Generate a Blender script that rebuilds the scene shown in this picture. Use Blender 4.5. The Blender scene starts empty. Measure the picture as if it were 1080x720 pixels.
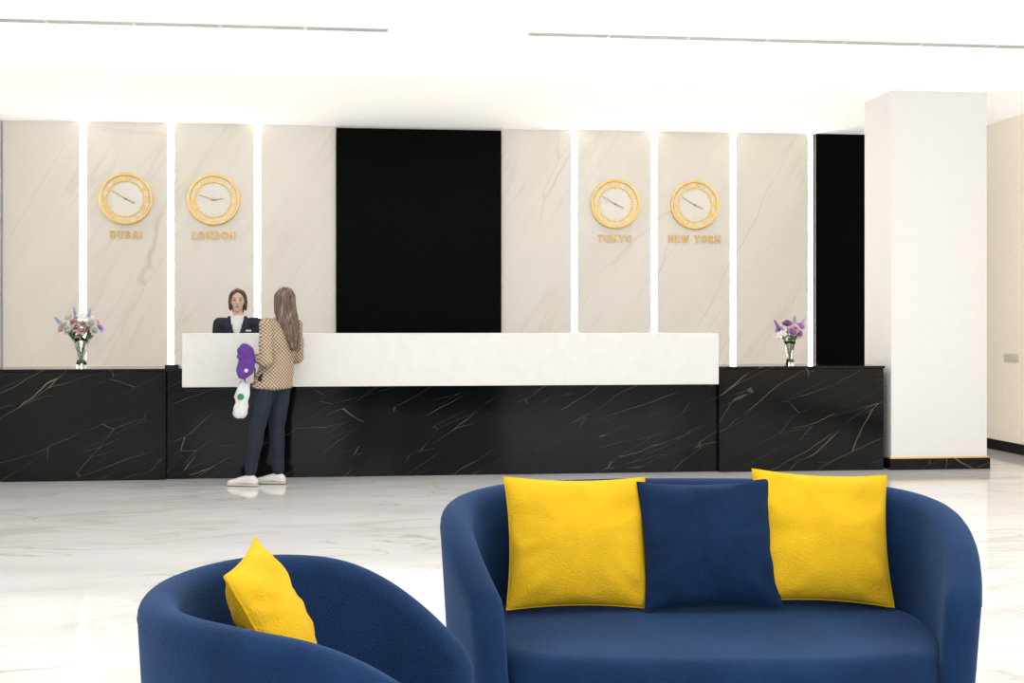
import bpy, bmesh, math, random
from mathutils import Vector, Matrix, noise
random.seed(4)
sc = bpy.context.scene
sc.view_settings.view_transform = 'Standard'
sc.view_settings.look = 'None'
V = Vector
COL = sc.collection

# ------------------------------------------------------------------ materials
def M(name, col, rough=.5, metal=0, var=.0, vscale=8, bump=0, bscale=60, **kw):
    m = bpy.data.materials.new(name); m.use_nodes = True
    nt = m.node_tree; b = nt.nodes['Principled BSDF']
    b.inputs['Base Color'].default_value = (*col, 1)
    b.inputs['Roughness'].default_value = rough
    b.inputs['Metallic'].default_value = metal
    for k, v in kw.items():
        b.inputs[k.replace('_', ' ')].default_value = v
    tc = nt.nodes.new('ShaderNodeTexCoord')
    if var:
        n = nt.nodes.new('ShaderNodeTexNoise'); n.inputs['Scale'].default_value = vscale; n.inputs['Detail'].default_value = 4
        nt.links.new(tc.outputs['Object'], n.inputs['Vector'])
        r = nt.nodes.new('ShaderNodeValToRGB')
        r.color_ramp.elements[0].position = .3; r.color_ramp.elements[1].position = .7
        r.color_ramp.elements[0].color = (*[c*(1-var) for c in col], 1)
        r.color_ramp.elements[1].color = (*[min(1, c*(1+var)) for c in col], 1)
        nt.links.new(n.outputs['Fac'], r.inputs[0]); nt.links.new(r.outputs[0], b.inputs['Base Color'])
    if bump:
        n2 = nt.nodes.new('ShaderNodeTexNoise'); n2.inputs['Scale'].default_value = bscale; n2.inputs['Detail'].default_value = 5
        nt.links.new(tc.outputs['Object'], n2.inputs['Vector'])
        bp = nt.nodes.new('ShaderNodeBump'); bp.inputs['Strength'].default_value = bump; bp.inputs['Distance'].default_value = .01
        nt.links.new(n2.outputs['Fac'], bp.inputs['Height']); nt.links.new(bp.outputs[0], b.inputs['Normal'])
    return m

def stone(name, base, cloud, veins, rough=.15, cloudscale=(1, 1, 1), cloudrot=(0, 0, 0), joints=None, spec=.5, mask=(.44, .6)):
    """veins: (colour, rotation, scale, noise scale, width, strength, mask scale[, warp])"""
    m = bpy.data.materials.new(name); m.use_nodes = True
    nt = m.node_tree; b = nt.nodes['Principled BSDF']; L = nt.links.new; N = nt.nodes.new
    b.inputs['Roughness'].default_value = rough; b.inputs['Specular IOR Level'].default_value = spec
    tc = N('ShaderNodeTexCoord')
    def mapped(rot, scale, off=(0, 0, 0), src=None):
        a = N('ShaderNodeMapping'); a.inputs['Rotation'].default_value = rot; a.inputs['Location'].default_value = off
        c = N('ShaderNodeMapping'); c.inputs['Scale'].default_value = scale
        L(src or tc.outputs['Object'], a.inputs[0]); L(a.outputs[0], c.inputs[0]); return c.outputs[0]
    n = N('ShaderNodeTexNoise'); n.inputs['Scale'].default_value = 1; n.inputs['Detail'].default_value = 4
    L(mapped(cloudrot, cloudscale), n.inputs['Vector'])
    r = N('ShaderNodeValToRGB'); r.color_ramp.elements[0].position = .35; r.color_ramp.elements[1].position = .65
    r.color_ramp.elements[0].color = (*base, 1); r.color_ramp.elements[1].color = (*cloud, 1)
    L(n.outputs['Fac'], r.inputs[0]); cur = r.outputs[0]
    for i, vv in enumerate(veins):
        (col, rot, scale, ns, w, st, ms) = vv[:7]
        rr = N('ShaderNodeMapRange'); rr.inputs['From Min'].default_value = 0; rr.inputs['From Max'].default_value = w
        rr.inputs['To Min'].default_value = st; rr.inputs['To Max'].default_value = 0
        if len(vv) > 7:
            dn = N('ShaderNodeTexNoise'); dn.inputs['Scale'].default_value = 2.2; dn.inputs['Detail'].default_value = 3
            L(tc.outputs['Object'], dn.inputs['Vector'])
            sc1 = N('ShaderNodeVectorMath'); sc1.operation = 'SCALE'; sc1.inputs['Scale'].default_value = vv[7]; L(dn.outputs['Color'], sc1.inputs[0])
            ad = N('ShaderNodeVectorMath'); ad.operation = 'ADD'; L(tc.outputs['Object'], ad.inputs[0]); L(sc1.outputs[0], ad.inputs[1])
            vo = N('ShaderNodeTexVoronoi'); vo.feature = 'DISTANCE_TO_EDGE'; vo.inputs['Scale'].default_value = ns
            L(mapped(rot, scale, (i*3.1, i*7.7, i*1.3), ad.outputs[0]), vo.inputs['Vector']); L(vo.outputs['Distance'], rr.inputs['Value'])
        else:
            vn = N('ShaderNodeTexNoise'); vn.inputs['Scale'].default_value = ns; vn.inputs['Detail'].default_value = 3
            vn.inputs['Roughness'].default_value = .45
            L(mapped(rot, scale, (i*3.1, i*7.7, i*1.3)), vn.inputs['Vector'])
            s = N('ShaderNodeMath'); s.operation = 'SUBTRACT'; s.inputs[1].default_value = .5; L(vn.outputs['Fac'], s.inputs[0])
            a = N('ShaderNodeMath'); a.operation = 'ABSOLUTE'; L(s.outputs[0], a.inputs[0])
            L(a.outputs[0], rr.inputs['Value'])
        mk_ = N('ShaderNodeTexNoise'); mk_.inputs['Scale'].default_value = ms; mk_.inputs['Detail'].default_value = 2
        L(mapped((0, 0, 0), (1, 1, 1), (i*5, 2, i*9)), mk_.inputs['Vector'])
        mr = N('ShaderNodeMapRange'); mr.inputs['From Min'].default_value = mask[0]; mr.inputs['From Max'].default_value = mask[1]
        L(mk_.outputs['Fac'], mr.inputs['Value'])
        mu = N('ShaderNodeMath'); mu.operation = 'MULTIPLY'; L(rr.outputs[0], mu.inputs[0]); L(mr.outputs[0], mu.inputs[1])
        mx = N('ShaderNodeMixRGB'); mx.inputs['Color2'].default_value = (*col, 1)
        L(mu.outputs[0], mx.inputs['Fac']); L(cur, mx.inputs['Color1']); cur = mx.outputs[0]
    if joints:
        br = N('ShaderNodeTexBrick'); br.offset = 0; br.inputs['Scale'].default_value = 1
        br.inputs['Brick Width'].default_value = joints[0]; br.inputs['Row Height'].default_value = joints[1]
        br.inputs['Mortar Size'].default_value = .0015; br.inputs['Color1'].default_value = (1, 1, 1, 1); br.inputs['Color2'].default_value = (1, 1, 1, 1)
        br.inputs['Mortar'].default_value = (.88, .87, .86, 1); L(tc.outputs['Object'], br.inputs['Vector'])
        mx = N('ShaderNodeMixRGB'); mx.blend_type = 'MULTIPLY'; mx.inputs['Fac'].default_value = 1
        L(cur, mx.inputs['Color1']); L(br.outputs['Color'], mx.inputs['Color2']); cur = mx.outputs[0]
    L(cur, b.inputs['Base Color'])
    return m

R = math.radians
m_white = M('white_plaster', (.86, .86, .85), .7, var=.015, vscale=3)
m_ceil = M('white_ceiling_paint_fill_glow', (.87, .87, .87), .8, var=.01, vscale=2, Emission_Color=(1, .995, .985, 1), Emission_Strength=.40)  # plain white ceiling; emission added so it reads bright and gives soft fill
m_soffit = M('white_soffit_paint_fill_glow', (.87, .87, .87), .8, var=.01, vscale=2, Emission_Color=(1, .985, .965, 1), Emission_Strength=.36)  # soffit is no lamp, its glow is added to light the back wall
m_beige = M('beige_textured_wallpaper_fill_glow', (.90, .83, .73), .7, var=.06, vscale=30, bump=.3, bscale=60, Emission_Color=(1, .9, .78, 1), Emission_Strength=.14)  # slight emission added to the wallpaper to lift this dim wall
m_panel = stone('cream_marble_panel', (.85, .81, .745), (.89, .855, .80),
                [((.60, .47, .33), (0, R(-32), 0), (1.7, 1, .22), .75, .006, .55, .9, .10),
                 ((.72, .66, .58), (0, R(-34), 0), (4, 1, .4), 1.0, .03, .4, .9)], .3,
                cloudscale=(2.4, 1, .35), cloudrot=(0, R(-34), 0))
m_black = stone('black_gold_marble', (.0028, .0028, .0032), (.0045, .0044, .0044),
                [((.38, .30, .22), (0, R(28), 0), (.40, 1, 2.5), 1.5, .0048, .7, 2.0, .10),
                 ((.30, .27, .24), (0, R(23), 0), (.45, 1, 3.4), 2.2, .0045, .5, 2.6, .07)], .10, spec=.22, mask=(.46, .62))
m_counter = stone('white_quartz', (.78, .77, .745), (.81, .80, .775), [((.72, .70, .67), (0, R(30), 0), (1, 1, 2), 2.2, .05, .1, 1.4)], .4, cloudscale=(9, 9, 9))
m_pillar = stone('pale_stone_cladding', (.855, .855, .855), (.87, .87, .868), [((.84, .84, .84), (0, R(20), 0), (6, 6, 6), 3, .06, .3, 3)], .5, cloudscale=(20, 20, 20))
m_floor = stone('white_polished_marble', (.76, .75, .74), (.85, .845, .835),
                [((.50, .43, .35), (0, 0, R(14)), (.7, 2.0, 1), 1.1, .010, .75, .8),
                 ((.60, .58, .56), (0, 0, R(-10)), (.6, 2.4, 1), 1.2, .05, .65, .8)], .08,
                cloudscale=(.6, 1.8, 1), joints=(1.2, 1.2))
m_blackpanel = M('black_gloss_panel', (.002, .002, .002), .3, var=.1, Specular_IOR_Level=.03)
m_gold = M('brushed_gold', (.90, .65, .27), .35, .8, var=.06, vscale=30)
m_goldletter = M('gold_letter', (.82, .57, .22), .4, .55, var=.05)
m_bronze = M('antique_gold_hand', (.48, .31, .11), .4, .5, var=.05)
m_dial = M('clock_dial', (.92, .90, .85), .4, var=.02)
m_led = M('led_strip', (1, 1, 1), .5, Emission_Color=(1, .90, .74, 1), Emission_Strength=19)
m_navy = M('navy_velvet', (.0088, .0320, .098), .8, var=.25, vscale=4.5, bump=.4, bscale=200, Sheen_Weight=.26, Sheen_Roughness=.4, Sheen_Tint=(.25, .45, .85, 1), Specular_IOR_Level=.12)
m_navy2 = M('navy_velvet_cushion', (.0070, .0250, .076), .85, var=.2, vscale=9, bump=.4, bscale=200, Sheen_Weight=.2, Sheen_Roughness=.4, Sheen_Tint=(.25, .45, .85, 1), Specular_IOR_Level=.12)
m_yel = M('mustard_velvet', (.86, .52, .018), .85, var=.07, vscale=9, bump=.45, bscale=160, Sheen_Weight=.15, Sheen_Roughness=.4, Sheen_Tint=(1, .8, .2, 1), Specular_IOR_Level=.1)
m_dark = M('black_metal', (.01, .01, .01), .35, .5, var=.05)
m_grille = M('grey_grille', (.55, .55, .55), .5, .0, var=.1)
m_plate = M('switch_plastic', (.78, .74, .66), .4, var=.02)
m_glass = M('clear_glass', (.95, .97, .96), .02, Transmission_Weight=1, IOR=1.3)
m_stem = M('green_stem', (.10, .22, .06), .55, var=.2)
m_skin = M('skin', (.70, .48, .385), .5, var=.05, vscale=12, Subsurface_Weight=.1)
m_navysuit = M('navy_wool', (.010, .015, .034), .8, var=.15, vscale=40)
m_trouser = M('dark_teal_trousers', (.006, .0135, .028), .8, var=.25, vscale=14, bump=.4, bscale=25)
m_shirt = M('white_shirt', (.75, .75, .75), .7, var=.03)
m_plastic = M('white_crinkled_bag', (.75, .76, .76), .4, var=.05, bump=.6, bscale=40)
m_shoe = M('white_leather', (.74, .72, .68), .45, var=.04)
m_sole = M('rubber_sole', (.58, .54, .48), .6, var=.05)
m_purple = M('purple_plush', (.11, .028, .27), .8, var=.15, vscale=20, Sheen_Weight=.2)
m_green = M('green_print', (.02, .23, .11), .6, var=.1)
m_lip = M('lip', (.5, .18, .16), .5, var=.05)
m_eyew = M('eye_white', (.65, .63, .6), .3, var=.02)
m_iris = M('iris', (.03, .02, .015), .2, var=.1)
m_brow = M('eyebrow', (.06, .035, .02), .8, var=.1)

def hairmat(name, c0, c1, c2):
    m = bpy.data.materials.new(name); m.use_nodes = True; nt = m.node_tree; L = nt.links.new; N = nt.nodes.new
    b = nt.nodes['Principled BSDF']; b.inputs['Roughness'].default_value = .45
    tc = N('ShaderNodeTexCoord'); mp = N('ShaderNodeMapping'); mp.inputs['Scale'].default_value = (60, 60, 4)
    n = N('ShaderNodeTexNoise'); n.inputs['Scale'].default_value = 1.3; n.inputs['Detail'].default_value = 3
    L(tc.outputs['Object'], mp.inputs[0]); L(mp.outputs[0], n.inputs['Vector'])
    r = N('ShaderNodeValToRGB'); e = r.color_ramp.elements
    e[0].position = .3; e[0].color = (*c0, 1); e[1].position = .7; e[1].color = (*c2, 1)
    k = e.new(.5); k.color = (*c1, 1)
    L(n.outputs['Fac'], r.inputs[0]); L(r.outputs[0], b.inputs['Base Color'])
    bp = N('ShaderNodeBump'); bp.inputs['Strength'].default_value = .5; bp.inputs['Distance'].default_value = .01
    L(n.outputs['Fac'], bp.inputs['Height']); L(bp.outputs[0], b.inputs['Normal']); return m
m_hair1 = hairmat('brown_highlighted_hair', (.035, .022, .016), (.11, .07, .05), (.30, .21, .155))
m_hair2 = hairmat('brown_hair', (.05, .026, .016), (.11, .06, .035), (.20, .12, .07))

def checkmat():
    m = bpy.data.materials.new('houndstooth_wool'); m.use_nodes = True; nt = m.node_tree; L = nt.links.new; N = nt.nodes.new
    b = nt.nodes['Principled BSDF']; b.inputs['Roughness'].default_value = .85
    tc = N('ShaderNodeTexCoord')
    rot = N('ShaderNodeMapping'); rot.inputs['Rotation'].default_value = (0, 0, R(-25)); L(tc.outputs['Object'], rot.inputs[0])
    mp = N('ShaderNodeMapping'); mp.inputs['Scale'].default_value = (1, 0, 1); mp.inputs['Location'].default_value = (0, .003, 0)
    L(rot.outputs[0], mp.inputs[0])
    c1 = N('ShaderNodeTexChecker'); c1.inputs['Scale'].default_value = 66
    c1.inputs['Color1'].default_value = (.66, .54, .40, 1); c1.inputs['Color2'].default_value = (.23, .15, .09, 1)
    c2 = N('ShaderNodeTexChecker'); c2.inputs['Scale'].default_value = 132
    c2.inputs['Color1'].default_value = (1, 1, 1, 1); c2.inputs['Color2'].default_value = (.8, .77, .73, 1)
    L(mp.outputs[0], c1.inputs[0]); L(mp.outputs[0], c2.inputs[0])
    mx = N('ShaderNodeMixRGB'); mx.blend_type = 'MULTIPLY'; mx.inputs[0].default_value = 1
    L(c1.outputs[0], mx.inputs[1]); L(c2.outputs[0], mx.inputs[2]); L(mx.outputs[0], b.inputs['Base Color']); return m
m_check = checkmat()

# ------------------------------------------------------------------ mesh helpers
def mk(name, verts, faces, smooth=True):
    me = bpy.data.meshes.new(name); me.from_pydata([tuple(v) for v in verts], [], faces); me.update()
    bm = bmesh.new(); bm.from_mesh(me); bmesh.ops.recalc_face_normals(bm, faces=bm.faces); bm.to_mesh(me); bm.free()
    if smooth:
        me.polygons.foreach_set('use_smooth', [True]*len(me.polygons))
    return me
def obj(name, me, mat=None, parent=None, loc=(0, 0, 0), rot=(0, 0, 0), label=None, category=None, group=None, kind=None):
    o = bpy.data.objects.new(name, me); COL.objects.link(o)
    if mat and me: 
        me.materials.clear(); me.materials.append(mat)
    o.parent = parent; o.location = loc; o.rotation_euler = rot
    if label: o['label'] = label
    if category: o['category'] = category
    if group: o['group'] = group
    if kind: o['kind'] = kind
    return o
def thing(name, loc, label, category, rot=(0, 0, 0), group=None):
    return obj(name, None, None, None, loc, rot, label, category, group)
def boxm(x0, x1, y0, y1, z0, z1, bev=0, seg=2):
    bm = bmesh.new(); bmesh.ops.create_cube(bm, size=1)
    bmesh.ops.scale(bm, vec=(x1-x0, y1-y0, z1-z0), verts=bm.verts)
    bmesh.ops.translate(bm, vec=((x0+x1)/2, (y0+y1)/2, (z0+z1)/2), verts=bm.verts)
    if bev: bmesh.ops.bevel(bm, geom=bm.edges[:], offset=bev, segments=seg, affect='EDGES', profile=.5)
    me = bpy.data.meshes.new('box'); bm.to_mesh(me); bm.free(); return me
def lathe(prof, seg=32):
    vs = []; fs = []
    for r, z in prof:
        for i in range(seg):
            a = 2*math.pi*i/seg; vs.append((r*math.cos(a), r*math.sin(a), z))
    for j in range(len(prof)-1):
        for i in range(seg):
            k = (i+1) % seg; fs.append((j*seg+i, j*seg+k, (j+1)*seg+k, (j+1)*seg+i))
    return mk('lathe', vs, fs)
def tube(pts, rad, seg=10, closed=False, cap=True):
    pts = [V(p) for p in pts]; n = len(pts); vs = []; fs = []
    if not isinstance(rad, (list, tuple)): rad = [rad]*n
    up = None
    for i, p in enumerate(pts):
        if closed: t = pts[(i+1) % n]-pts[i-1]
        else: t = pts[min(i+1, n-1)]-pts[max(i-1, 0)]
        t.normalize()
        if up is None:
            up = t.orthogonal().normalized()
        up = (up - t*up.dot(t)); up.normalize(); s = t.cross(up)
        for k in range(seg):
            a = 2*math.pi*k/seg; vs.append(p+(up*math.cos(a)+s*math.sin(a))*rad[i])
    m = n if closed else n-1
    for i in range(m):
        j = (i+1) % n
        for k in range(seg):
            l = (k+1) % seg; fs.append((i*seg+k, i*seg+l, j*seg+l, j*seg+k))
    if cap and not closed:
        fs.append(tuple(range(seg))); fs.append(tuple((n-1)*seg+k for k in range(seg)))
    return mk('tube', vs, fs)
def ellm(c, r, seg=20):
    bm = bmesh.new(); bmesh.ops.create_uvsphere(bm, u_segments=seg, v_segments=seg//2+2, radius=1)
    bmesh.ops.scale(bm, vec=r, verts=bm.verts); bmesh.ops.translate(bm, vec=c, verts=bm.verts)
    me = bpy.data.meshes.new('ell'); bm.to_mesh(me); bm.free()
    me.polygons.foreach_set('use_smooth', [True]*len(me.polygons)); return me
def joinm(ms):
    bm = bmesh.new()
    for m in ms: bm.from_mesh(m)
    me = bpy.data.meshes.new('join'); bm.to_mesh(me); bm.free(); return me
def textm(s, size, ext, off=0):
    cu = bpy.data.curves.new('t', 'FONT'); cu.body = s; cu.size = size; cu.extrude = ext; cu.offset = off
    cu.align_x = 'CENTER'; cu.align_y = 'CENTER'; cu.space_character = 1.12
    o = bpy.data.objects.new('t', cu); COL.objects.link(o)
    dg = bpy.context.evaluated_depsgraph_get(); dg.update()
    me = bpy.data.meshes.new_from_object(o.evaluated_get(dg)); bpy.data.objects.remove(o)
    me.transform(Matrix.Rotation(R(90), 4, 'X')); return me
# serif capitals built from strokes: (polyline, width); serifs added at marked ends
TK, TN = .20, .11
def arc(cx, cy, rx, ry, a0, a1, n=12): return [(cx+rx*math.cos(R(a0+(a1-a0)*i/n)), cy+ry*math.sin(R(a0+(a1-a0)*i/n))) for i in range(n+1)]
GL = {
 'D': (.86, [([(.17, 0), (.17, 1)], TK, 1), (arc(.34, .5, .38, .44, 90, -90), .17, 0), ([(.17, .94), (.36, .94)], TN, 0), ([(.17, .06), (.36, .06)], TN, 0)]),
 'U': (.86, [([(.17, .3), (.17, 1)], TK, 1), ([(.70, .3), (.70, 1)], TN, 1), (arc(.435, .32, .265, .26, 180, 360), .14, 0)]),
 'B': (.78, [([(.17, 0), (.17, 1)], TK, 1), (arc(.36, .74, .22, .20, 90, -90), .16, 0), (arc(.36, .29, .28, .23, 90, -90), .17, 0), ([(.17, .94), (.38, .94)], TN, 0), ([(.17, .53), (.38, .53)], TN, 0), ([(.17, .06), (.38, .06)], TN, 0)]),
 'A': (.90, [([(.12, 0), (.45, 1)], TN, 1), ([(.78, 0), (.45, 1)], TK, 1), ([(.25, .34), (.64, .34)], TN, 0)]),
 'I': (.36, [([(.18, 0), (.18, 1)], TK, 1)]),
 'L': (.70, [([(.17, 0), (.17, 1)], TK, 1), ([(.17, .05), (.62, .05)], TN, 0), ([(.62, .0), (.62, .26)], .07, 0)]),
 'O': (.92, [(arc(.46, .5, .35, .43, 0, 360, 24), .17, 0)]),
 'N': (.90, [([(.15, 0), (.15, 1)], TN, 1), ([(.15, 1), (.75, 0)], TK, 0), ([(.75, 0), (.75, 1)], TN, 1)]),
 'T': (.80, [([(.40, 0), (.40, 1)], TK, 1), ([(.05, .95), (.75, .95)], TN, 0), ([(.05, .74), (.05, 1)], .07, 0), ([(.75, .74), (.75, 1)], .07, 0)]),
 'K': (.86, [([(.17, 0), (.17, 1)], TK, 1), ([(.22, .45), (.70, 1)], TN, 1), ([(.34, .58), (.74, 0)], TK, 1)]),
 'Y': (.84, [([(.42, 0), (.42, .5)], TK, 1), ([(.42, .45), (.12, 1)], TK, 1), ([(.42, .45), (.72, 1)], TN, 1)]),
 'E': (.72, [([(.17, 0), (.17, 1)], TK, 1), ([(.17, .95), (.62, .95)], TN, 0), ([(.17, .5), (.52, .5)], TN, 0), ([(.17, .05), (.64, .05)], TN, 0), ([(.62, .76), (.62, 1)], .07, 0), ([(.64, 0), (.64, .26)], .07, 0)]),
 'W': (1.15, [([(.12, 1), (.38, 0)], TK, 1), ([(.38, 0), (.58, 1)], TN, 0), ([(.58, 1), (.80, 0)], TK, 0), ([(.80, 0), (1.03, 1)], TN, 1)]),
 'R': (.84, [([(.17, 0), (.17, 1)], TK, 1), (arc(.36, .73, .24, .21, 90, -90), .16, 0), ([(.17, .94), (.38, .94)], TN, 0), ([(.17, .52), (.38, .52)], TN, 0), ([(.36, .50), (.72, 0)], TK, 1)]),
 ' ': (.45, [])}
def serif_text(s, h, dep):
    ms = []; x = 0; sp = .12
    tot = sum(GL[c][0]+sp for c in s)-sp; x = -tot/2
    def bar(p, q, w, y):
        d = V((q[0]-p[0], 0, q[1]-p[1])); l = d.length
        m = boxm(-.01, l+.01, -dep-y, 0, -w/2*h, w/2*h) if False else boxm(0, l*h, -dep-y, 0, -w/2*h, w/2*h)
        m.transform(Matrix.Translation((p[0]*h, 0, p[1]*h)) @ Matrix.Rotation(-math.atan2(d.z, d.x), 4, 'Y')); return m
    k = 0
    for c in s:
        wd, st = GL[c]
        for pl, w, sf in st:
            k += 1
            P = [(x+a, b) for a, b in pl]
            for p, q in zip(P, P[1:]): ms.append(bar(p, q, w, (k % 5)*.0002))
            if sf:
                for p in (P[0], P[-1]):
                    if p[1] in (0, 1):
                        zz = .035 if p[1] == 0 else .965
                        ms.append(bar((p[0]-.16, zz), (p[0]+.16, zz), .07, .0012))
        x += wd+sp
    m = joinm(ms); m.transform(Matrix.Translation((0, 0, -h/2))); return m

# ------------------------------------------------------------------ room shell
XL, XR, YB, YF, ZC, ZS = -3.95, 6.67, 13.7, -2.0, 3.65, 3.53
def struct(name, me, mat): return obj(name, me, mat, kind='structure')
struct('floor', boxm(XL, XR, YF, YB, -.1, 0), m_floor)
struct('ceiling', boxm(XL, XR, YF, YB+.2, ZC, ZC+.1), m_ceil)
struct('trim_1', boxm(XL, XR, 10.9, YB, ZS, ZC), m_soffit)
struct('wall_left', boxm(XL-.1, XL, YF, YB+.2, -.1, ZC), m_white)
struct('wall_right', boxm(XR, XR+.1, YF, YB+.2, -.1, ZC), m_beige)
struct('wall_back', boxm(XL, XR, YB, YB+.2, -.1, ZC), m_white)
struct('baseboard_right', boxm(XR-.02, XR, YF, YB, 0, .11, .003), m_dark)
struct('wall_pillar', boxm(4.784, 5.72, 11.0, 11.63, 0, ZS, .004), m_pillar)
struct('baseboard_pillar', boxm(4.76, 5.74, 10.975, 11.65, 0, .105, .004), m_black)
struct('trim_2', boxm(4.765, 5.735, 10.98, 11.645, .105, .118), m_gold)
k = 3
pan = [(-3.93, -3.135), (-3.07, -2.212), (-2.148, -1.292), (-1.228, -.412),
       (1.412, 2.203), (2.267, 3.118), (3.182, 4.033), (4.097, 4.95)]
for a, b in pan:
    me = boxm(a, b, YB-.04, YB-.001, .0, ZS-.002, .003)
    struct('trim_%d' % k, me, m_panel); k += 1
struct('trim_%d' % k, boxm(-.405, 1.405, YB-.09, YB-.001, 0, ZS-.03, .004), m_blackpanel); k += 1
struct('trim_%d' % k, boxm(5.02, XR-.03, YB-.09, YB-.001, 0, ZS-.003, .004), m_blackpanel); k += 1
for x in (-3.1025, -2.18, -1.26, 2.235, 3.15, 4.065, 4.982):
    t = thing('light_strip', (x, YB-.001, 0), 'slim warm white vertical light strip set between marble panels', 'light', group='vertical light strips on the marble wall')
    obj('diffuser', boxm(-.018, .018, -.036, -.012, .01, ZS-.02, .004), m_led, t)
    obj('channel', boxm(-.030, .030, -.012, 0, .0, ZS-.004), m_white, t)

def diffuser(x0, x1):
    t = thing('air_diffuser', (x0, 9.66, ZC), 'slim grey linear slot air diffuser in the white ceiling', 'air vent', group='linear ceiling air diffusers')
    n = int(round((x1-x0)/.68)); w = (x1-x0)/n
    obj('frame', boxm(0, x1-x0, -.05, .05, -.004, -.0005), m_white, t)
    for i in range(n):
        obj('slot_grille', boxm(i*w+.015, (i+1)*w-.015, -.04, .04, -.007, -.003), m_grille, t)
diffuser(-3.95+.2, .116); diffuser(1.21, 6.4)

t = thing('light_switch', (XR, 12.3, 1.0), 'cream double light switch plate on the beige wall', 'light switch')
obj('plate', boxm(-.012, 0, -.15, .15, -.045, .045, .004), m_plate, t)
for d in (-.1, -.035, .035, .1): obj('rocker', boxm(-.017, -.010, d-.025, d+.025, -.03, .03, .003), m_plate, t)

# ------------------------------------------------------------------ reception counter
t = thing('reception_counter', (0, 11.0, 0), 'long black gold-veined marble reception counter with white raised front', 'reception desk')
obj('side_cabinet', boxm(-3.93, -1.80, 0, .62, 0, .945, .004), m_black, t)
obj('side_cabinet', boxm(3.14, 4.71, 0, .62, 0, .945, .004), m_black, t)
obj('worktop', boxm(-3.93, -1.647, -.01, .64, .945, .968, .003), m_black, t)
obj('worktop', boxm(3.111, 4.72, -.01, .64, .945, .968, .003), m_black, t)
obj('counter_base', boxm(-1.80, 3.14, .05, .30, 0, .945, .003), m_black, t)
obj('desk', boxm(-1.68, 3.09, .30, .70, .78, .81, .003), m_counter, t)
obj('raised_front', boxm(-1.646, 3.11, -.10, .26, .81, 1.275, .004), m_counter, t, label='white stone raised front')
t = thing('card_tray', (-1.76, 11.12, .968), 'small black card tray on the counter end', 'tray')
obj('tray_base', boxm(-.06, .06, -.05, .05, 0, .008, .003), m_dark, t)
obj('tray_rim', joinm([boxm(-.06, .06, .04, .05, .006, .03), boxm(-.06, .06, -.05, -.04, .006, .02), boxm(-.06, -.05, -.05, .05, .006, .03), boxm(.05, .06, -.05, .05, .006, .03)]), m_dark, t)

# ------------------------------------------------------------------ wall clocks
def ring(r0, r1, y0, y1, seg=64):
    prof = [(r0, 0), (r0, y1), ((r0+r1)/2, y1+.004), (r1, y1), (r1, y0), (r0, y0)]
    me = lathe([(r, z) for r, z in prof], seg); me.transform(Matrix.Rotation(R(90), 4, 'X')); return me
ROM = ['XII', 'I', 'II', 'III', 'IIII', 'V', 'VI', 'VII', 'VIII', 'IX', 'X', 'XI']
NUM = []
for i, s in enumerate(ROM):
    m = textm(s, .082, .003, .0048); m.transform(Matrix.Rotation(R(30*i), 4, 'Y') @ Matrix.Translation((0, -.020, .223))); NUM.append(m)
def clock(x, z, city, hh, mm):
    t = thing('wall_clock', (x, YB-.041, z), 'round gold-rimmed wall clock with Roman numerals above gold %s lettering' % city, 'clock', group='city clocks on the marble wall')
    me = lathe([(0, .016), (.265, .016), (.265, 0), (0, 0)], 64); me.transform(Matrix.Rotation(R(90), 4, 'X'))
    for p in me.polygons: p.use_smooth = False
    obj('dial', me, m_dial, t)
    obj('rim', ring(.248, .279, 0, .030), m_gold, t)
    obj('inner_rim', ring(.184, .200, 0, .022), m_gold, t)
    for m in NUM: obj('numeral', m, m_gold, t)
    for i in range(24):
        w = .0018 if i % 2 else .0035; l = .006 if i % 2 else .014
        m = boxm(-w, w, -.0185, -.016, .176-l, .176); m.transform(Matrix.Rotation(R(15*i), 4, 'Y')); obj('hour_tick', m, m_goldletter, t)
    ah = R(30*hh+mm/2); am = R(6*mm)
    m = boxm(-.0048, .0048, -.024, -.020, -.03, .105, .001); m.transform(Matrix.Rotation(ah, 4, 'Y')); obj('hour_hand', m, m_bronze, t)
    m = boxm(-.0034, .0034, -.028, -.025, -.035, .165, .001); m.transform(Matrix.Rotation(am, 4, 'Y')); obj('minute_hand', m, m_bronze, t)
    m = lathe([(0, .032), (.010, .032), (.010, .016)], 16); m.transform(Matrix.Rotation(R(90), 4, 'X')); obj('hub', m, m_bronze, t)
for x, c, hh, mm in ((-2.65, 'DUBAI', 3, 50), (-1.725, 'LONDON', 2, 48), (2.70, 'TOKYO', 3, 50), (3.615, 'NEW YORK', 3, 50)):
    clock(x, 2.70, c, hh, mm)
    obj('city_sign', serif_text(c, .082, .014), m_goldletter, None, (x, YB-.041, 2.315), (0, 0, 0), 'raised gold serif capital letters reading %s on cream marble' % c, 'sign', 'city name signs under the clocks')

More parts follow.
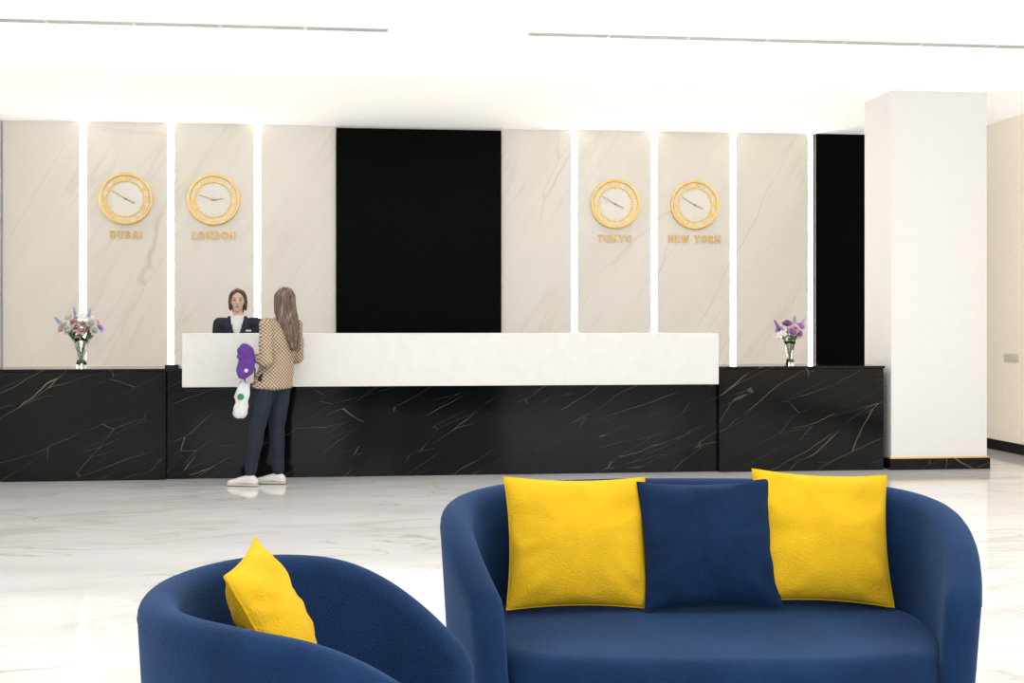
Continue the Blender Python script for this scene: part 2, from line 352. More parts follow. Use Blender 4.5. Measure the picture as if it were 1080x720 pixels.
# ------------------------------------------------------------------ upholstered seats
def smooth(x): x = max(0, min(1, x)); return x*x*(3-2*x)
def barrel(name, W, D, Hb, Ha, T, seatz, loc, rotz, y0, nexp, bulge, label, category, drop, endin=.03, endrop=.05, endlen=.3):
    t = thing(name, loc, label, category, (0, 0, rotz))
    a = W/2-T/2-.02; b = D/2-T/2-y0; yf = -D/2+T/2
    raw = []
    for i in range(20):
        s = i/20; raw.append(V((-(a-endin*(1-s)**2), yf+(y0-yf)*s, 0)))
    for i in range(121):
        an = math.pi*(1-i/120); c, s = math.cos(an), math.sin(an)
        raw.append(V((a*math.copysign(abs(c)**(2/nexp), c), y0+b*abs(s)**(2/nexp), 0)))
    for i in range(1, 21):
        s = 1-i/20; raw.append(V(((a-endin*(1-s)**2), yf+(y0-yf)*s, 0)))
    L = [0]
    for i in range(1, len(raw)): L.append(L[-1]+(raw[i]-raw[i-1]).length)
    N = 140; pts = []; j = 0
    for i in range(N+1):
        d = L[-1]*i/N
        while j < len(L)-2 and L[j+1] < d: j += 1
        f = (d-L[j])/max(1e-9, L[j+1]-L[j]); pts.append(raw[j].lerp(raw[j+1], min(1, f)))
    for _ in range(6):
        pts = [pts[0]]+[(pts[i-1]+pts[i]*2+pts[i+1])/4 for i in range(1, N)]+[pts[-1]]
    tan = [(pts[min(i+1, N)]-pts[max(i-1, 0)]).normalized() for i in range(N+1)]
    rings = []
    def prof(p, tg, H, th, zdrop, inset=0):
        nrm = V((-tg.y, tg.x, 0))
        out = []
        h = T/2; cs = []
        zb = .07
        for kz in range(6): cs.append((-h, zb+(H-h-zb)*kz/5))
        for kk in range(1, 12):
            an = math.pi-math.pi*kk/12; cs.append((h*math.cos(an), H-h+h*math.sin(an)*.95))
        for kz in range(6): cs.append((h, H-h-(H-h-zb)*kz/5))
        for o, z in cs:
            z2 = z if z < zb+.01 else z-zdrop*(z/H)
            fl = .045*(z/H-.4)
            out.append(p+nrm*(o*th+fl)+V((0, 0, z2)))
        return out
    def Hs(i):
        d = min(i, N-i)/N*L[-1]; return Ha+(Hb-Ha)*smooth(d/drop)-endrop*max(0, 1-d/endlen)**2.2
    for kk in range(9, 0, -1):
        al = math.pi/2*kk/9; rings.append(prof(pts[0]-tan[0]*T*.6*math.sin(al), tan[0], Hs(0)-T*.35*math.sin(al), max(.03, math.cos(al)), T*.75*(1-math.cos(al))))
    for i in range(N+1): rings.append(prof(pts[i], tan[i], Hs(i), 1, 0))
    for kk in range(1, 10):
        al = math.pi/2*kk/9; rings.append(prof(pts[N]+tan[N]*T*.6*math.sin(al), tan[N], Hs(N)-T*.35*math.sin(al), max(.03, math.cos(al)), T*.75*(1-math.cos(al))))
    P = len(rings[0]); vs = [v for r in rings for v in r]; fs = []
    for i in range(len(rings)-1):
        for q in range(P):
            w = (q+1) % P; fs.append((i*P+q, i*P+w, (i+1)*P+w, (i+1)*P+q))
    fs.append(tuple(range(P))); fs.append(tuple((len(rings)-1)*P+q for q in range(P)))
    obj('backrest', mk('shell', vs, fs), m_navy, t)
    pp = []
    for i in range(N+1):
        nrm = V((-tan[i].y, tan[i].x, 0)); H = Hs(i); z = H-T*.55
        pp.append(pts[i]+nrm*((T/2-.0012)+.045*(z/H-.4))+V((0, 0, z)))
    obj('piping', tube(pp, .0025, 8), m_navy, t)
    inner = []
    for i in range(N+1):
        nrm = V((-tan[i].y, tan[i].x, 0)); inner.append(pts[i]-nrm*(T/2-.015))
    xl, yl = inner[0].x, inner[0].y
    front = []
    for i in range(1, 40):
        s = i/40; x = xl+(-2*xl)*(1-s); u = x/abs(xl)
        front.append(V((x, yl-T*.25-bulge*(1-abs(u)**3), 0)))
    out = inner+front; cx, cy = 0, (max(p.y for p in out)+min(p.y for p in out))/2
    hx, hy = max(abs(p.x) for p in out), (max(p.y for p in out)-min(p.y for p in out))/2
    def slab(z0, z1, r, crown, inset0=0):
        rr = [(inset0+.012, z0), (inset0, z0+.012), (inset0, z1-r)]
        for kk in range(1, 7):
            an = math.pi/2*kk/6; rr.append((inset0+r*(1-math.cos(an)), z1-r+r*math.sin(an)))
        vs = []; fs = []; n = len(out)
        for ins, z in rr:
            for p in out: vs.append((cx+(p.x-cx)*(1-ins/hx), cy+(p.y-cy)*(1-ins/hy), z))
        base = inset0+r
        for s in (.8, .55, .3, .1):
            for p in out:
                fx, fy = (1-base/hx)*s, (1-base/hy)*s
                vs.append((cx+(p.x-cx)*fx, cy+(p.y-cy)*fy, z1+crown*(1-s**2)))
        m = len(rr)+4
        for i in range(m-1):
            for q in range(n):
                w = (q+1) % n; fs.append((i*n+q, i*n+w, (i+1)*n+w, (i+1)*n+q))
        fs.append(tuple(range(n))); fs.append(tuple((m-1)*n+q for q in range(n)))
        return mk('slab', vs, fs)
    obj('seat_base', slab(.07, seatz-.155, .02, 0, .012), m_navy, t)
    obj('seat_cushion', slab(seatz-.15, seatz-.012, .05, .006), m_navy, t)
    for sx in (-1, 1):
        for sy in (-1, 1):
            obj('leg', lathe([(0, .0), (.018, .0), (.024, .075), (0, .075)], 16), m_dark, t, (sx*(W/2-.25), sy*(D/2-.24), 0))
    return t

def pillow(name, s, th, mat, loc, rot, label, group, seed=0, w=None, parent=None):
    n = 48; w = w or s; vs = []; fs = []
    def f(u, v):
        return w/2*u*(1-.07*(1-v*v)), s/2*v*(1-.07*(1-u*u))
    for side in (1, -1):
        for i in range(n+1):
            for j in range(n+1):
                u = math.sin(math.pi/2*(-1+2*i/n)) ; v = math.sin(math.pi/2*(-1+2*j/n))
                x, z = f(u, v); q = max(0, (1-u*u)*(1-v*v))
                y = th/2*q**.5
                e = min(1, q*5)
                y += e*.010*noise.noise(V((x*8+seed*7, z*8, side*5)))
                cr = noise.noise(V((math.atan2(z, x)*4+seed, (u*u+v*v)*.6, side)))
                y += e*.014*cr*min(1, (u*u+v*v))
                y += e*.004*abs(noise.noise(V((x*16+seed*3, z*5, side*2))))
                vs.append((x, side*y, z))
    m = (n+1)**2
    for sd in range(2):
        for i in range(n):
            for j in range(n):
                a = sd*m+i*(n+1)+j; fs.append((a, a+1, a+n+2, a+n+1))
    me = mk('pillow', vs, fs)
    bm = bmesh.new(); bm.from_mesh(me); bmesh.ops.remove_doubles(bm, verts=bm.verts, dist=.0008); bmesh.ops.recalc_face_normals(bm, faces=bm.faces); bm.to_mesh(me); bm.free()
    o = obj(name, me, mat, None, loc, rot, label, 'cushion', group)
    pp = []
    for k in range(4):
        for i in range(20):
            q = -1+2*i/20
            u, v = [(q, -1), (1, q), (-q, 1), (-1, -q)][k]; x, z = f(u, v); pp.append((x, 0, z))
    obj('piping', tube(pp, .0035, 8, True), mat, o)
    return o

SX, SY = 1.072, 3.98; SR = R(-6)
barrel('sofa', 1.71, .98, .800, .725, .105, .41, (SX, SY, 0), SR, .02, 2.3, .10, 'curved navy blue velvet two-seat sofa with piped rounded back', 'sofa', .9, .10, .13, .48)
def sl(x, y, z):
    c, s = math.cos(SR), math.sin(SR); return (SX+x*c-y*s, SY+x*s+y*c, z)
g = 'cushions on the curved sofa'
pillow('throw_pillow', .445, .18, m_yel, sl(-.400, .105, .626), (R(-19), R(1), SR+R(6)), 'mustard yellow velvet throw pillow leaning beside the navy one', g, 1, .49)
pillow('throw_pillow', .435, .18, m_navy2, sl(.045, .10, .620), (R(-19), R(-1), SR+R(2)), 'navy blue velvet throw pillow between two yellow ones', g, 2, .46)
pillow('throw_pillow', .45, .18, m_yel, sl(.440, .14, .636), (R(-19), R(3), SR+R(1)), 'mustard yellow velvet throw pillow tilted and overlapping the navy one', g, 3, .47)

AX, AY = -.128, 2.733; AR = R(90-6.4+4)
barrel('armchair', .88, .69, .80, .745, .085, .42, (AX, AY, 0), AR, -.04, 2.05, .03, 'rounded navy blue velvet tub armchair with piped rim', 'armchair', .5, .05, .16, .34)
def al(x, y, z):
    c, s = math.cos(AR), math.sin(AR); return (AX+x*c-y*s, AY+x*s+y*c, z)
pillow('throw_pillow', .32, .12, m_yel, al(.06, .095, .708), (R(-27), R(-5), AR-R(4)), 'mustard yellow velvet throw pillow leaning in the armchair', None, 5, .31)

# ------------------------------------------------------------------ flowers
def petal(bm, ax, r, wd, t0, t1, z0):
    R3 = Matrix.Rotation(ax, 3, 'Z'); rows = []
    n = 5; pos = V((0, 0, z0)); 
    for i in range(n+1):
        s = i/n; an = t0+(t1-t0)*s
        if i: pos = pos+V((math.sin(an), 0, math.cos(an)))*(r/n)
        w = wd*math.sin(math.pi*min(.93, .12+.85*s))**.8
        rows.append([bm.verts.new(R3 @ (pos+V((-.15*abs(q)*w, q*w, .25*abs(q)*w)))) for q in (-1, 0, 1)])
    for i in range(n):
        for q in range(2): bm.faces.new((rows[i][q], rows[i][q+1], rows[i+1][q+1], rows[i+1][q]))
def blossom(kind, r):
    bm = bmesh.new()
    if kind == 'rose':
        for L, (n, rr, a, b) in enumerate([(4, .7, R(8), R(-15)), (5, .9, R(30), R(0)), (6, 1.0, R(55), R(15)), (7, 1.05, R(80), R(50))]):
            for i in range(n): petal(bm, 2*math.pi*i/n+L*.5, r*rr, r*.5, a, b, 0)
    elif kind == 'lily':
        for L in range(2):
            for i in range(3): petal(bm, 2*math.pi*i/3+L*math.pi/3, r*1.3, r*.35, R(25), R(105), 0)
    elif kind == 'mum':
        for L in range(4):
            for i in range(11): petal(bm, 2*math.pi*i/11+L*.3, r*(.7+.1*L), r*.18, R(10+22*L), R(30+25*L), 0)
    else:
        for i in range(40):
            s = i/40; an = i*2.4; rr = .012*(1-s*.7)
            bmesh.ops.create_icosphere(bm, subdivisions=1, radius=.0085*(1-.5*s), matrix=Matrix.Translation((rr*math.cos(an), rr*math.sin(an), s*r*2.2)))
    me = bpy.data.meshes.new('blossom'); bm.to_mesh(me); bm.free()
    me.polygons.foreach_set('use_smooth', [True]*len(me.polygons)); return me
def fm(name, c): 
    return M(name, c, .6, var=.18, vscale=30)
f_pink = fm('pink_petal', (.86, .50, .56)); f_white = fm('white_petal', (.90, .87, .80)); f_lil = fm('lilac_petal', (.55, .38, .74))
f_mauve = fm('mauve_petal', (.46, .17, .42)); f_peach = fm('peach_petal', (.90, .68, .60)); f_blue = fm('blue_petal', (.36, .40, .66)); f_leaf = fm('leaf_green', (.12, .25, .08))
def flower(base, vase_h, top, kind, mat, r, label, group):
    b = V(base); tp = V(top)
    t = thing('flower', base, label, 'flower', group=group)
    p0 = V((random.uniform(-.012, .012), random.uniform(-.012, .012), .02)); p3 = tp-b
    neck = V((p3.x*.28, p3.y*.28, vase_h)); pts = []
    for i in range(13):
        s = i/12; pts.append(p0*(1-s)**2+neck*2*s*(1-s)+p3*s*s)
    obj('stem', tube(pts, .0026, 6), m_stem, t)
    d = (pts[-1]-pts[-2]).normalized(); d = (d+V((0, -.55, 0))).normalized() if kind != 'spike' else d
    q = V((0, 0, 1)).rotation_difference(d)
    o = obj('blossom', blossom(kind, r), mat, t, pts[-1]); o.rotation_euler = q.to_euler()
    for k in range(2):
        bm = bmesh.new(); petal(bm, random.uniform(0, 6.3), .080, .018, R(30), R(80), 0)
        me = bpy.data.meshes.new('leaf'); bm.to_mesh(me); bm.free(); obj('leaf', me, f_leaf, t, pts[7+k*2])
def vase(x, y, z, h, r, label, scale, fl, grp):
    t = thing('vase', (x, y, z), label, 'vase')
    pr = [(0, 0), (r*.85, 0), (r*.9, .01), (r*.62, h*.28), (r*.6, h*.45), (r*.85, h*.8), (r*1.15, h), (r*1.08, h), (r*.76, h*.8), (r*.5, h*.45), (r*.52, h*.3), (r*.6, .03), (0, .03)]
    obj('vase_body', lathe(pr, 20), m_glass, t)
    for i, (dx, dz, kind, mat, rr, lb) in enumerate(fl):
        dy = random.uniform(-.07, .07)*scale
        flower((x, y, z+.02), h-.02, (x+dx*scale, y+dy, z+dz), kind, mat, rr*(1.6 if kind != 'spike' else 1), lb, grp)
F1 = [(-.13, .38, 'mum', f_white, .035, 'cream chrysanthemum on a green stem in the vase'), (-.15, .34, 'rose', f_peach, .032, 'peach rose on a green stem in the vase'), (-.07, .40, 'mum', f_pink, .032, 'pink chrysanthemum on a green stem in the vase'),
      (-.02, .36, 'rose', f_pink, .038, 'pink rose on a green stem in the vase'), (.03, .43, 'lily', f_white, .045, 'white lily on a green stem in the vase'), (.09, .38, 'rose', f_white, .036, 'white rose on a green stem in the vase'),
      (.13, .40, 'mum', f_peach, .03, 'peach chrysanthemum on a green stem in the vase'), (.16, .35, 'mum', f_lil, .03, 'lilac chrysanthemum on a green stem in the vase'), (.06, .32, 'rose', f_pink, .034, 'pink rose on a green stem in the vase'),
      (-.09, .32, 'rose', f_white, .032, 'white rose on a green stem in the vase'), (-.04, .44, 'spike', f_blue, .045, 'blue flower spike on a green stem in the vase'), (.07, .45, 'spike', f_lil, .035, 'lilac flower spike on a green stem in the vase'),
      (.0, .31, 'lily', f_pink, .035, 'pink lily on a green stem in the vase'), (-.17, .40, 'spike', f_blue, .03, 'blue flower spike on a green stem in the vase'),
      (.02, .38, 'mum', f_peach, .036, 'peach chrysanthemum on a green stem in the vase'), (-.11, .43, 'rose', f_white, .032, 'white rose on a green stem in the vase'), (.12, .32, 'rose', f_white, .032, 'white rose on a green stem in the vase')]
vase(-2.56, 11.22, .968, .265, .058, 'clear waisted glass vase holding mixed pink and white flowers', 1, F1, 'flowers in the vase beside the raised front')
F2 = [(-.08, .33, 'mum', f_lil, .034, 'lilac chrysanthemum on a green stem in the vase'), (-.03, .37, 'rose', f_mauve, .036, 'mauve rose on a green stem in the vase'), (.03, .34, 'mum', f_pink, .036, 'pink chrysanthemum on a green stem in the vase'),
      (.08, .35, 'rose', f_lil, .034, 'lilac rose on a green stem in the vase'), (.0, .30, 'rose', f_lil, .036, 'lilac rose on a green stem in the vase'), (.06, .30, 'mum', f_mauve, .033, 'mauve chrysanthemum on a green stem in the vase'),
      (-.07, .28, 'lily', f_white, .034, 'white lily on a green stem in the vase'), (.03, .40, 'spike', f_blue, .03, 'blue flower spike on a green stem in the vase'), (-.1, .37, 'spike', f_mauve, .03, 'mauve flower spike on a green stem in the vase'), (.1, .38, 'spike', f_lil, .025, 'lilac flower spike on a green stem in the vase')]
vase(3.885, 11.22, .968, .225, .05, 'clear waisted glass vase holding purple and mauve flowers', 1, F2, 'flowers in the vase near the pillar')

# ------------------------------------------------------------------ people
def fib(n):
    out = []
    for i in range(n):
        z = 1-2*(i+.5)/n; r = math.sqrt(1-z*z); a = i*2.399963; out.append(V((r*math.cos(a), r*math.sin(a), z)))
    return out
F = fib(70)
class Vol:
    def __init__(s): s.bm = bmesh.new()
    def hull(s, els):
        nv = []
        for e in els:
            c, r = V(e[0]), e[1]; rz = e[2] if len(e) > 2 else 0
            if not isinstance(r, (tuple, list)): r = (r, r, r)
            Rm = Matrix.Rotation(rz, 3, 'Z')
            for d in F: nv.append(s.bm.verts.new(c+Rm @ V((d.x*r[0], d.y*r[1], d.z*r[2]))))
        res = bmesh.ops.convex_hull(s.bm, input=nv)
        dead = {g for g in res['geom_interior']+res['geom_unused'] if isinstance(g, bmesh.types.BMVert)}
        for v in dead:
            if v.is_valid: s.bm.verts.remove(v)
    def chain(s, els):
        for a, b in zip(els, els[1:]): s.hull([a, b])
    def mesh(s, vox=.008, sm=4, disp=None):
        me = bpy.data.meshes.new('vol'); s.bm.to_mesh(me); s.bm.free()
        o = bpy.data.objects.new('vol', me); COL.objects.link(o)
        m = o.modifiers.new('r', 'REMESH'); m.mode = 'VOXEL'; m.voxel_size = vox; m.use_smooth_shade = True
        if sm:
            q = o.modifiers.new('s', 'SMOOTH'); q.iterations = sm; q.factor = .5
        dg = bpy.context.evaluated_depsgraph_get(); dg.update()
        out = bpy.data.meshes.new_from_object(o.evaluated_get(dg)); bpy.data.objects.remove(o)
        if disp:
            for v in out.vertices: v.co += v.normal*disp(v.co)
        out.polygons.foreach_set('use_smooth', [True]*len(out.polygons)); return out
def hand(vo, wr, d, nrm, side, curl=.5):
    wr = V(wr); d = V(d).normalized(); nrm = V(nrm); nrm = (nrm-d*nrm.dot(d)).normalized(); ac = d.cross(nrm)
    vo.hull([(wr, .022), (wr+d*.085+ac*.028, .014), (wr+d*.085-ac*.028, .014), (wr+d*.04, .02)])
    for i, l in enumerate((.062, .074, .069, .054)):
        p = wr+d*.088+ac*side*(.03-.02*i)
        d1 = (d*math.cos(curl)+nrm*math.sin(curl)); d2 = d*math.cos(curl*2.1)+nrm*math.sin(curl*2.1)
        p1 = p+d1*l*.5; p2 = p1+d2*l*.5
        vo.chain([(p, .0092), (p1, .0085), (p2, .0072)])
    p = wr+d*.03+ac*side*.024; p1 = p+(d*.7+ac*side*.7+nrm*.3).normalized()*.038; p2 = p1+(d*.9+nrm*.5).normalized()*.03
    vo.chain([(p, .013), (p1, .0105), (p2, .0085)])
def figure(J, rz, rh, curl=.5):
    vo = Vol(); v = lambda k: V(J[k])
    H = v('head'); Rh = Matrix.Rotation(rh, 3, 'Z')
    hp = lambda x, y, z: H+Rh @ V((x, y, z))
    vo.hull([(hp(0, .018, .03), (.071, .088, .082), rh), (hp(0, -.01, -.005), (.062, .075, .07), rh)])
    vo.hull([(hp(0, -.015, -.0), (.058, .068, .06), rh), (hp(0, -.05, -.085), (.022, .022, .020), rh), (hp(0, -.01, -.06), (.046, .045, .03), rh)])
    vo.hull([(hp(0, -.083, .012), (.007, .008, .01), rh), (hp(0, -.101, -.026), (.009, .011, .008), rh), (hp(0, -.08, -.03), (.014, .01, .007), rh)])
    vo.hull([(hp(0, -.080, -.052), (.020, .009, .010), rh)])
    for s in (-1, 1): vo.hull([(hp(s*.071, .01, .01), (.007, .017, .022), rh), (hp(s*.067, .005, -.02), (.007, .010, .012), rh)])
    vo.chain([(hp(0, .015, -.04), (.045, .05, .04), rh), (v('neck'), (.045, .05, .03), rz), (v('chest')+V((0, 0, .1)), (.11, .07, .04), rz)])
    vo.chain([(v('chest')+V((0, 0, .09)), (.135, .08, .045), rz), (v('chest'), (.145, .10, .07), rz), (v('waist'), (.118, .085, .06), rz), (v('pelvis'), (.158, .105, .09), rz)])
    for s in 'LR':
        vo.hull([(v('sh'+s), .047), (v('chest')+V((0, 0, .07)), (.09, .075, .06), rz)])
        vo.chain([(v('sh'+s), .046), (v('el'+s), .035), (v('wr'+s), .023)])
        vo.hull([(v('pelvis'), (.11, .1, .08), rz), (v('hip'+s), (.082, .088, .08), rz)])
        vo.chain([(v('hip'+s), .083), (v('kn'+s), .054), (v('kn'+s).lerp(v('an'+s), .3)+V((0, 0, 0)), .053), (v('an'+s), .034)])
        a, tt = v('an'+s), v('to'+s)
        vo.hull([(a+V((0, 0, -.02)), .034), (V((tt.x, tt.y, .03)), .024), (V((a.x, a.y, .032))-(tt-a).normalized()*.03, .026)])
        hand(vo, v('wr'+s), J['hd'+s], J['hn'+s], J['ths'+s], curl)
    return vo.mesh(.006, 3), hp

# --- customer
CX, CY = -.92, 10.55
rz = R(-135); rh = R(-150)
J = dict(head=(.165, .0, 1.545), neck=(.155, -.005, 1.43), chest=(.14, 0, 1.25), waist=(.115, 0, 1.06), pelvis=(.08, 0, .91),
         shL=(.03, -.115, 1.345), shR=(.255, .105, 1.345), elL=(.035, -.20, 1.06), wrL=(-.07, -.10, 1.075), elR=(.27, .19, 1.07), wrR=(.08, .22, 1.09),
         hipL=(.02, -.06, .86), hipR=(.135, .055, .86), knL=(-.05, -.075, .48), knR=(.10, .05, .48), anL=(-.105, -.06, .09), anR=(.115, .06, .09),
         toL=(-.27, -.02, .03), toR=(-.045, .10, .03), hdL=(-.8, .15, -.1), hnL=(-.1, -.6, -.3), hdR=(-.9, -.1, -.2), hnR=(.1, -.5, -.2), thsL=-1, thsR=1)
me, hp = figure(J, rz, rh, .6)
cust = obj('person', me, m_skin, None, (CX, CY, 0), (0, 0, 0), 'person in checked blazer and dark trousers standing with a purple pillow', 'person')
v = lambda k: V(J[k])
vo = Vol()
vo.chain([(V((.145, 0, 1.375)), (.10, .075, .04), rz), (v('chest'), (.168, .125, .09), rz), (v('waist')+V((0, 0, -.01)), (.150, .118, .06), rz), (V((.07, 0, .83)), (.192, .145, .03), rz)])
for s in 'LR':
    vo.hull([(v('sh'+s), .062), (v('chest')+V((0, 0, .09)), (.1, .08, .05), rz)])
    w = v('el'+s).lerp(v('wr'+s), .88)
    vo.chain([(v('sh'+s), .062), (v('el'+s), .056), (w, .040)])
vo.hull([(V((.15, 0, 1.405)), (.066, .066, .03), rz)])
def wr(c): return .008*noise.noise(V((c.x*9, c.y*9, c.z*14)))+.004*noise.noise(c*30)
obj('blazer', vo.mesh(.008, 3, wr), m_check, cust, label='tan and cream checked blazer')
vo = Vol()
vo.hull([(v('pelvis')+V((0, 0, .02)), (.168, .115, .06), rz), (v('pelvis')+V((0, 0, -.06)), (.165, .12, .07), rz)])
for s in 'LR':
    vo.hull([(v('pelvis'), (.12, .11, .08), rz), (v('hip'+s), (.092, .1, .08), rz)])
    vo.chain([(v('hip'+s), .097), (v('hip'+s).lerp(v('kn'+s), .4), .087), (v('kn'+s), .069), (v('kn'+s).lerp(v('an'+s), .3), .066), (v('an'+s)+V((0, 0, .03)), .048)])
def wr2(c): return .005*noise.noise(V((c.x*10, c.y*10, c.z*16)))
obj('trousers', vo.mesh(.008, 3, wr2), m_trouser, cust, label='slim dark navy trousers')
for s in 'LR':
    a, tt = v('an'+s), v('to'+s); d = (tt-a); d.z = 0; d.normalize(); ang = math.atan2(d.y, d.x)
    g0 = V((a.x, a.y, 0))
    vo = Vol()
    vo.hull([(g0-d*.03+V((0, 0, .05)), (.036, .034, .03), ang), (g0+V((0, 0, .075)), (.046, .038, .025), ang), (g0+d*.10+V((0, 0, .05)), (.04, .04, .022), ang), (g0-d*.03+V((0, 0, .03)), (.038, .036, .014), ang)])
    vo.hull([(g0+d*.07+V((0, 0, .045)), (.04, .041, .03), ang), (g0+d*.165+V((0, 0, .032)), (.035, .038, .022), ang)])
    obj('shoe', vo.mesh(.005, 2), m_shoe, cust)
    vo = Vol()
    vo.hull([(g0-d*.035+V((0, 0, .013)), (.04, .038, .012), ang), (g0+d*.10+V((0, 0, .013)), (.042, .044, .012), ang), (g0+d*.17+V((0, 0, .013)), (.038, .04, .012), ang)])
    obj('shoe_sole', vo.mesh(.005, 1), m_sole, cust)
vo = Vol()
vo.hull([(hp(0, .028, .042), (.084, .095, .084), rh), (hp(0, .05, 0), (.08, .075, .08), rh)])
vo.chain([(hp(0, .04, .01), (.083, .075, .07), rh), (hp(.0, .06, -.08), (.085, .058, .06), rh), (hp(-.01, .105, -.19), (.085, .042, .06), rh), (hp(-.03, .125, -.29), (.072, .034, .05), rh), (hp(-.05, .125, -.40), (.045, .018, .02), rh)])
vo.chain([(hp(.062, .01, .03), (.022, .05, .05), rh), (hp(.07, .02, -.08), (.022, .035, .05), rh), (hp(.06, .05, -.17), (.025, .03, .04), rh)])
def hd(c):
    a = math.atan2(c.y-.15, c.x-.17); return .003*math.sin(a*34+2*noise.noise(c*4))+.002*noise.noise(V((c.x*40, c.y*40, c.z*5)))
obj('hair', vo.mesh(.005, 5, hd), m_hair1, cust, label='long straight brown hair with lighter streaks')
for s in (-1, 1):
    obj('eye', ellm(hp(s*.03, -.074, .008), (.012, .008, .007)), m_eyew, cust)
    obj('eyebrow', tube([hp(s*.015, -.084, .028), hp(s*.03, -.083, .034), hp(s*.047, -.073, .028)], .003, 6), m_brow, cust)
obj('lips', ellm(hp(0, -.089, -.052), (.018, .008, .006)), m_lip, cust)

# neck pillow: plump horseshoe folded together
np_ = thing('neck_pillow', (CX-.130, CY-.195, 1.045), 'plump purple travel neck pillow held in the hand', 'neck pillow', (0, R(4), R(15)))
vo = Vol()
vo.chain([((-.018, -.012, .120), (.044, .036, .034)), ((-.006, 0, .085), (.072, .052, .058)), ((.018, .004, .02), (.064, .048, .055)), ((.0, 0, -.065), (.076, .054, .062)), ((-.022, -.012, -.105), (.048, .038, .038))])
vo.hull([((-.045, .0, .045), (.030, .038, .030)), ((.0, 0, .08), (.05, .046, .05))])
def pk(c): return .006*noise.noise(c*24)
obj('pillow_body', vo.mesh(.006, 2, pk), m_purple, np_)
mm = lathe([(0, .006), (.015, .006), (.017, -.004), (0, -.004)], 24); mm.transform(Matrix.Rotation(R(90), 4, 'X'))
obj('round_tag', mm, m_shirt, np_, (.0, -.051, -.07))
# bags
bg = thing('carrier_bag', (CX-.185, CY-.13, .575), 'small white crinkled bag with green round print hanging from hand', 'bag')
vs = []; fs = []
prof = [(0, .026, .012), (.012, .044, .024), (.04, .054, .034), (.09, .056, .036), (.14, .050, .030), (.19, .056, .028), (.235, .050, .022), (.275, .040, .014), (.30, .034, .008)]
for z, rx, ry in prof:
    for i in range(48):
        a = 2*math.pi*i/48; c, s = math.cos(a), math.sin(a)
        nn = 1+.40*noise.noise(V((c*2.6, s*2.6, z*22)))
        vs.append((rx*nn*math.copysign(abs(c)**.8, c)+z*.12, ry*nn*math.copysign(abs(s)**.8, s), z+.014*math.sin(a*3+1)*(z/.26)))
for j in range(len(prof)-1):
    for i in range(48): fs.append((j*48+i, j*48+(i+1) % 48, (j+1)*48+(i+1) % 48, (j+1)*48+i))
fs.append(tuple(range(48))); fs.append(tuple((len(prof)-1)*48+i for i in range(48)))
obj('bag_body', mk('bag', vs, fs), m_plastic, bg)
mm = lathe([(0, .004), (.026, .002), (.028, -.016), (0, -.016)], 24); mm.transform(Matrix.Rotation(R(90), 4, 'X')); obj('round_print', mm, m_green, bg, (0.010, -.036, .18))
for sx in (-1, 1):
    obj('bag_handle', tube([(sx*.02+.036, 0, .285), (sx*.02+.045, 0, .34), (.06, 0.01, .44)], .004, 8), m_plastic, bg)
bk = thing('handbag', (CX-.115, CY-.03, .60), 'small black leather handbag hanging in front of the person', 'bag')
obj('bag_body', boxm(-.05, .05, -.035, .035, 0, .26, .015, 3), M('black_leather', (.012, .012, .012), .4, var=.1), bk)
obj('strap', tube([(-.04, 0, .25), (-.035, 0, .38), (.01, 0, .44), (.045, 0, .38), (.04, 0, .25)], .006, 8), m_dark, bk)

# --- receptionist
RX, RY = -1.295, 12.05
J = dict(head=(0, -.01, 1.575), neck=(0, .012, 1.455), chest=(0, 0, 1.265), waist=(0, 0, 1.08), pelvis=(0, .01, .93),
         shL=(.172, .01, 1.362), shR=(-.172, .01, 1.362), elL=(.220, .0, 1.07), elR=(-.220, .0, 1.07), wrL=(.13, -.17, .98), wrR=(-.13, -.17, .98),
         hipL=(.085, .01, .87), hipR=(-.085, .01, .87), knL=(.09, .0, .48), knR=(-.09, .0, .48), anL=(.09, .02, .09), anR=(-.09, .02, .09),
         toL=(.10, -.13, .03), toR=(-.10, -.13, .03), hdL=(-.5, -.6, -.3), hnL=(-.1, .3, -.6), hdR=(.5, -.6, -.3), hnR=(.1, .3, -.6), thsL=1, thsR=-1)
rz = 0; rh = R(4)
me, hp = figure(J, rz, rh, .3)
rec = obj('person', me, m_skin, None, (RX, RY, 0), (0, 0, 0), 'person with tied-back brown hair and navy blazer behind the counter', 'person')
v = lambda k: V(J[k])
vo = Vol()
vo.chain([(V((0, .01, 1.39)), (.10, .07, .04)), (v('chest'), (.162, .118, .09)), (v('waist'), (.14, .108, .06)), (V((0, .01, .82)), (.185, .135, .03))])
for s in 'LR':
    vo.hull([(v('sh'+s), .062), (v('chest')+V((0, 0, .09)), (.1, .08, .05))])
    vo.chain([(v('sh'+s), .062), (v('el'+s), .054), (v('el'+s).lerp(v('wr'+s), .88), .038)])
obj('blazer', vo.mesh(.008, 3, wr2), m_navysuit, rec, label='dark navy blazer')
vo = Vol()
vo.hull([((.05, -.045, 1.425), (.012, .03, .012)), ((-.05, -.045, 1.425), (.012, .03, .012)), ((0, -.117, 1.20), (.012, .012, .01)), ((0, -.10, 1.32), (.045, .02, .02))])
obj('shirt', vo.mesh(.006, 2), m_shirt, rec, label='white open-collar shirt')
for s in (-1, 1):
    vo = Vol(); vo.hull([((s*.052, -.05, 1.43), (.014, .012, .02)), ((s*.04, -.105, 1.36), (.014, .012, .02))])
    obj('shirt_collar', vo.mesh(.005, 2), m_shirt, rec)
    vo = Vol(); vo.hull([((s*.075, -.045, 1.42), (.02, .02, .015)), ((s*.085, -.112, 1.33), (.03, .010, .02)), ((s*.012, -.127, 1.19), (.012, .008, .012))])
    obj('lapel', vo.mesh(.005, 2), m_navysuit, rec)
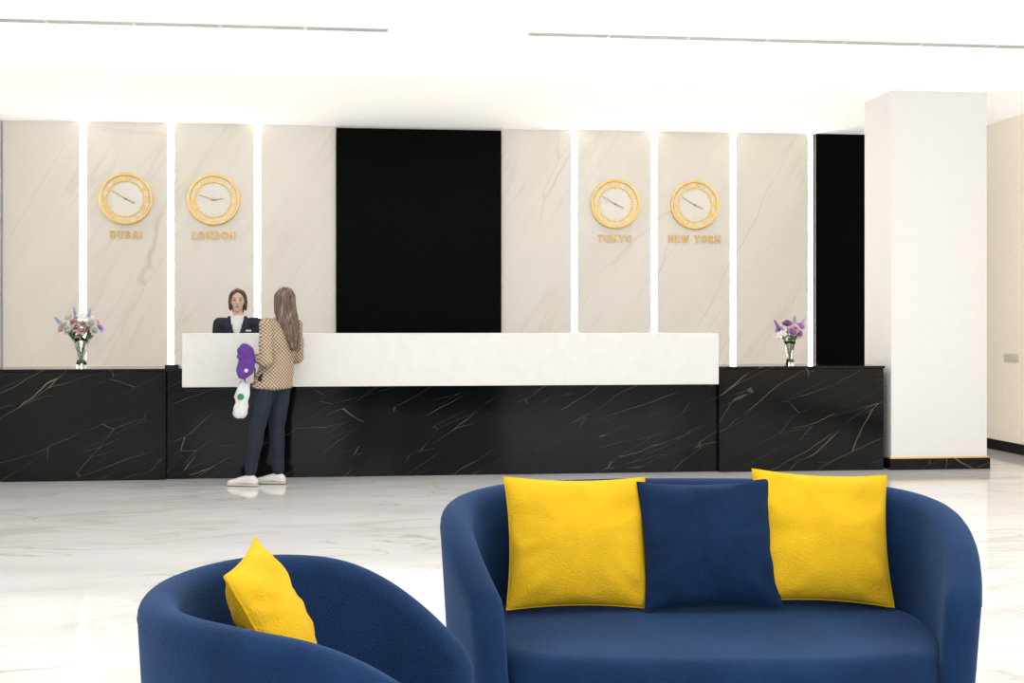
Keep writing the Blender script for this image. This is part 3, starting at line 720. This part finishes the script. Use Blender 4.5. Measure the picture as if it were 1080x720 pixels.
obj('name_badge', boxm(.085, .135, -.128, -.120, 1.285, 1.30, .002), m_shirt, rec, label='small white name badge')
vo = Vol()
for s in 'LR':
    vo.hull([(v('pelvis'), (.165, .115, .1)), (v('hip'+s), (.092, .1, .08))])
    vo.chain([(v('hip'+s), .095), (v('kn'+s), .07), (v('an'+s)+V((0, 0, .02)), .055)])
obj('trousers', vo.mesh(.01, 3), m_navysuit, rec)
for s in 'LR':
    a = v('an'+s); vo = Vol()
    vo.hull([((a.x, a.y+.02, .03), (.035, .04, .03)), ((a.x, a.y, .06), (.035, .04, .03)), ((a.x, a.y-.15, .025), (.036, .04, .024))])
    obj('shoe', vo.mesh(.007, 2), m_dark, rec)
vo = Vol()
vo.hull([(hp(0, .034, .045), (.080, .090, .082), rh), (hp(0, .055, 0), (.076, .065, .075), rh)])
for s in (-1, 1):
    vo.chain([(hp(s*.012, -.030, .100), (.014, .03, .018), rh), (hp(s*.048, -.034, .080), (.018, .03, .022), rh), (hp(s*.073, -.008, .035), (.013, .03, .03), rh), (hp(s*.078, .01, -.01), (.014, .028, .03), rh), (hp(s*.072, .030, -.065), (.015, .025, .03), rh)])
vo.chain([(hp(0, .07, -.02), (.07, .04, .05), rh), (hp(0, .075, -.10), (.055, .03, .04), rh)])
def hd2(c): return .003*noise.noise(V((c.x*60, c.y*14, c.z*30)))
obj('hair', vo.mesh(.005, 2, hd2), m_hair2, rec, label='brown hair parted and drawn back')
for s in (-1, 1):
    obj('eye', ellm(hp(s*.029, -.076, .006), (.012, .008, .005)), m_eyew, rec)
    obj('iris', ellm(hp(s*.029, -.082, .005), (.006, .004, .005)), m_iris, rec)
    obj('eyelid', tube([hp(s*.016, -.083, .009), hp(s*.029, -.085, .0125), hp(s*.043, -.078, .009)], .0022, 6), m_brow, rec)
    obj('eyebrow', tube([hp(s*.014, -.086, .026), hp(s*.03, -.084, .031), hp(s*.046, -.074, .027)], .0026, 6), m_brow, rec)
obj('lips', ellm(hp(0, -.089, -.052), (.018, .006, .0055)), m_lip, rec)

# ------------------------------------------------------------------ light
def area(name, loc, rot, sx, sy, e, col=(1, 1, 1)):
    l = bpy.data.lights.new(name, 'AREA'); l.shape = 'RECTANGLE'; l.size = sx; l.size_y = sy; l.energy = e; l.color = col
    o = bpy.data.objects.new(name, l); COL.objects.link(o); o.location = loc; o.rotation_euler = rot; return o
area('overhead_fill_1', (1.3, 2.5, ZC-.03), (0, 0, 0), 8, 1.5, 42, (1, .99, .975))  # added area lamp above the seating, out of view, for fill
area('overhead_fill_2', (1.3, 7.0, ZC-.03), (0, 0, 0), 8, 1.5, 125, (1, .99, .975))  # second added overhead lamp, unseen, brightens the floor and back wall
area('front_fill', (1.3, -1.9, 1.9), (R(90), 0, 0), 9.5, 3.2, 110, (.97, .985, 1))  # added fill from behind the camera; no window is built there
w = bpy.data.worlds.new('World'); sc.world = w; w.use_nodes = True
w.node_tree.nodes['Background'].inputs[0].default_value = (.95, .97, 1, 1); w.node_tree.nodes['Background'].inputs[1].default_value = .6

# ------------------------------------------------------------------ camera
cam = bpy.data.cameras.new('camera'); cam.sensor_width = 36; cam.lens = 36*1300/1080; cam.shift_y = -20/1080
co = bpy.data.objects.new('camera', cam); COL.objects.link(co); co.location = (0, 0, 1.37); co.rotation_euler = (R(90), 0, R(-6.4))
sc.camera = co
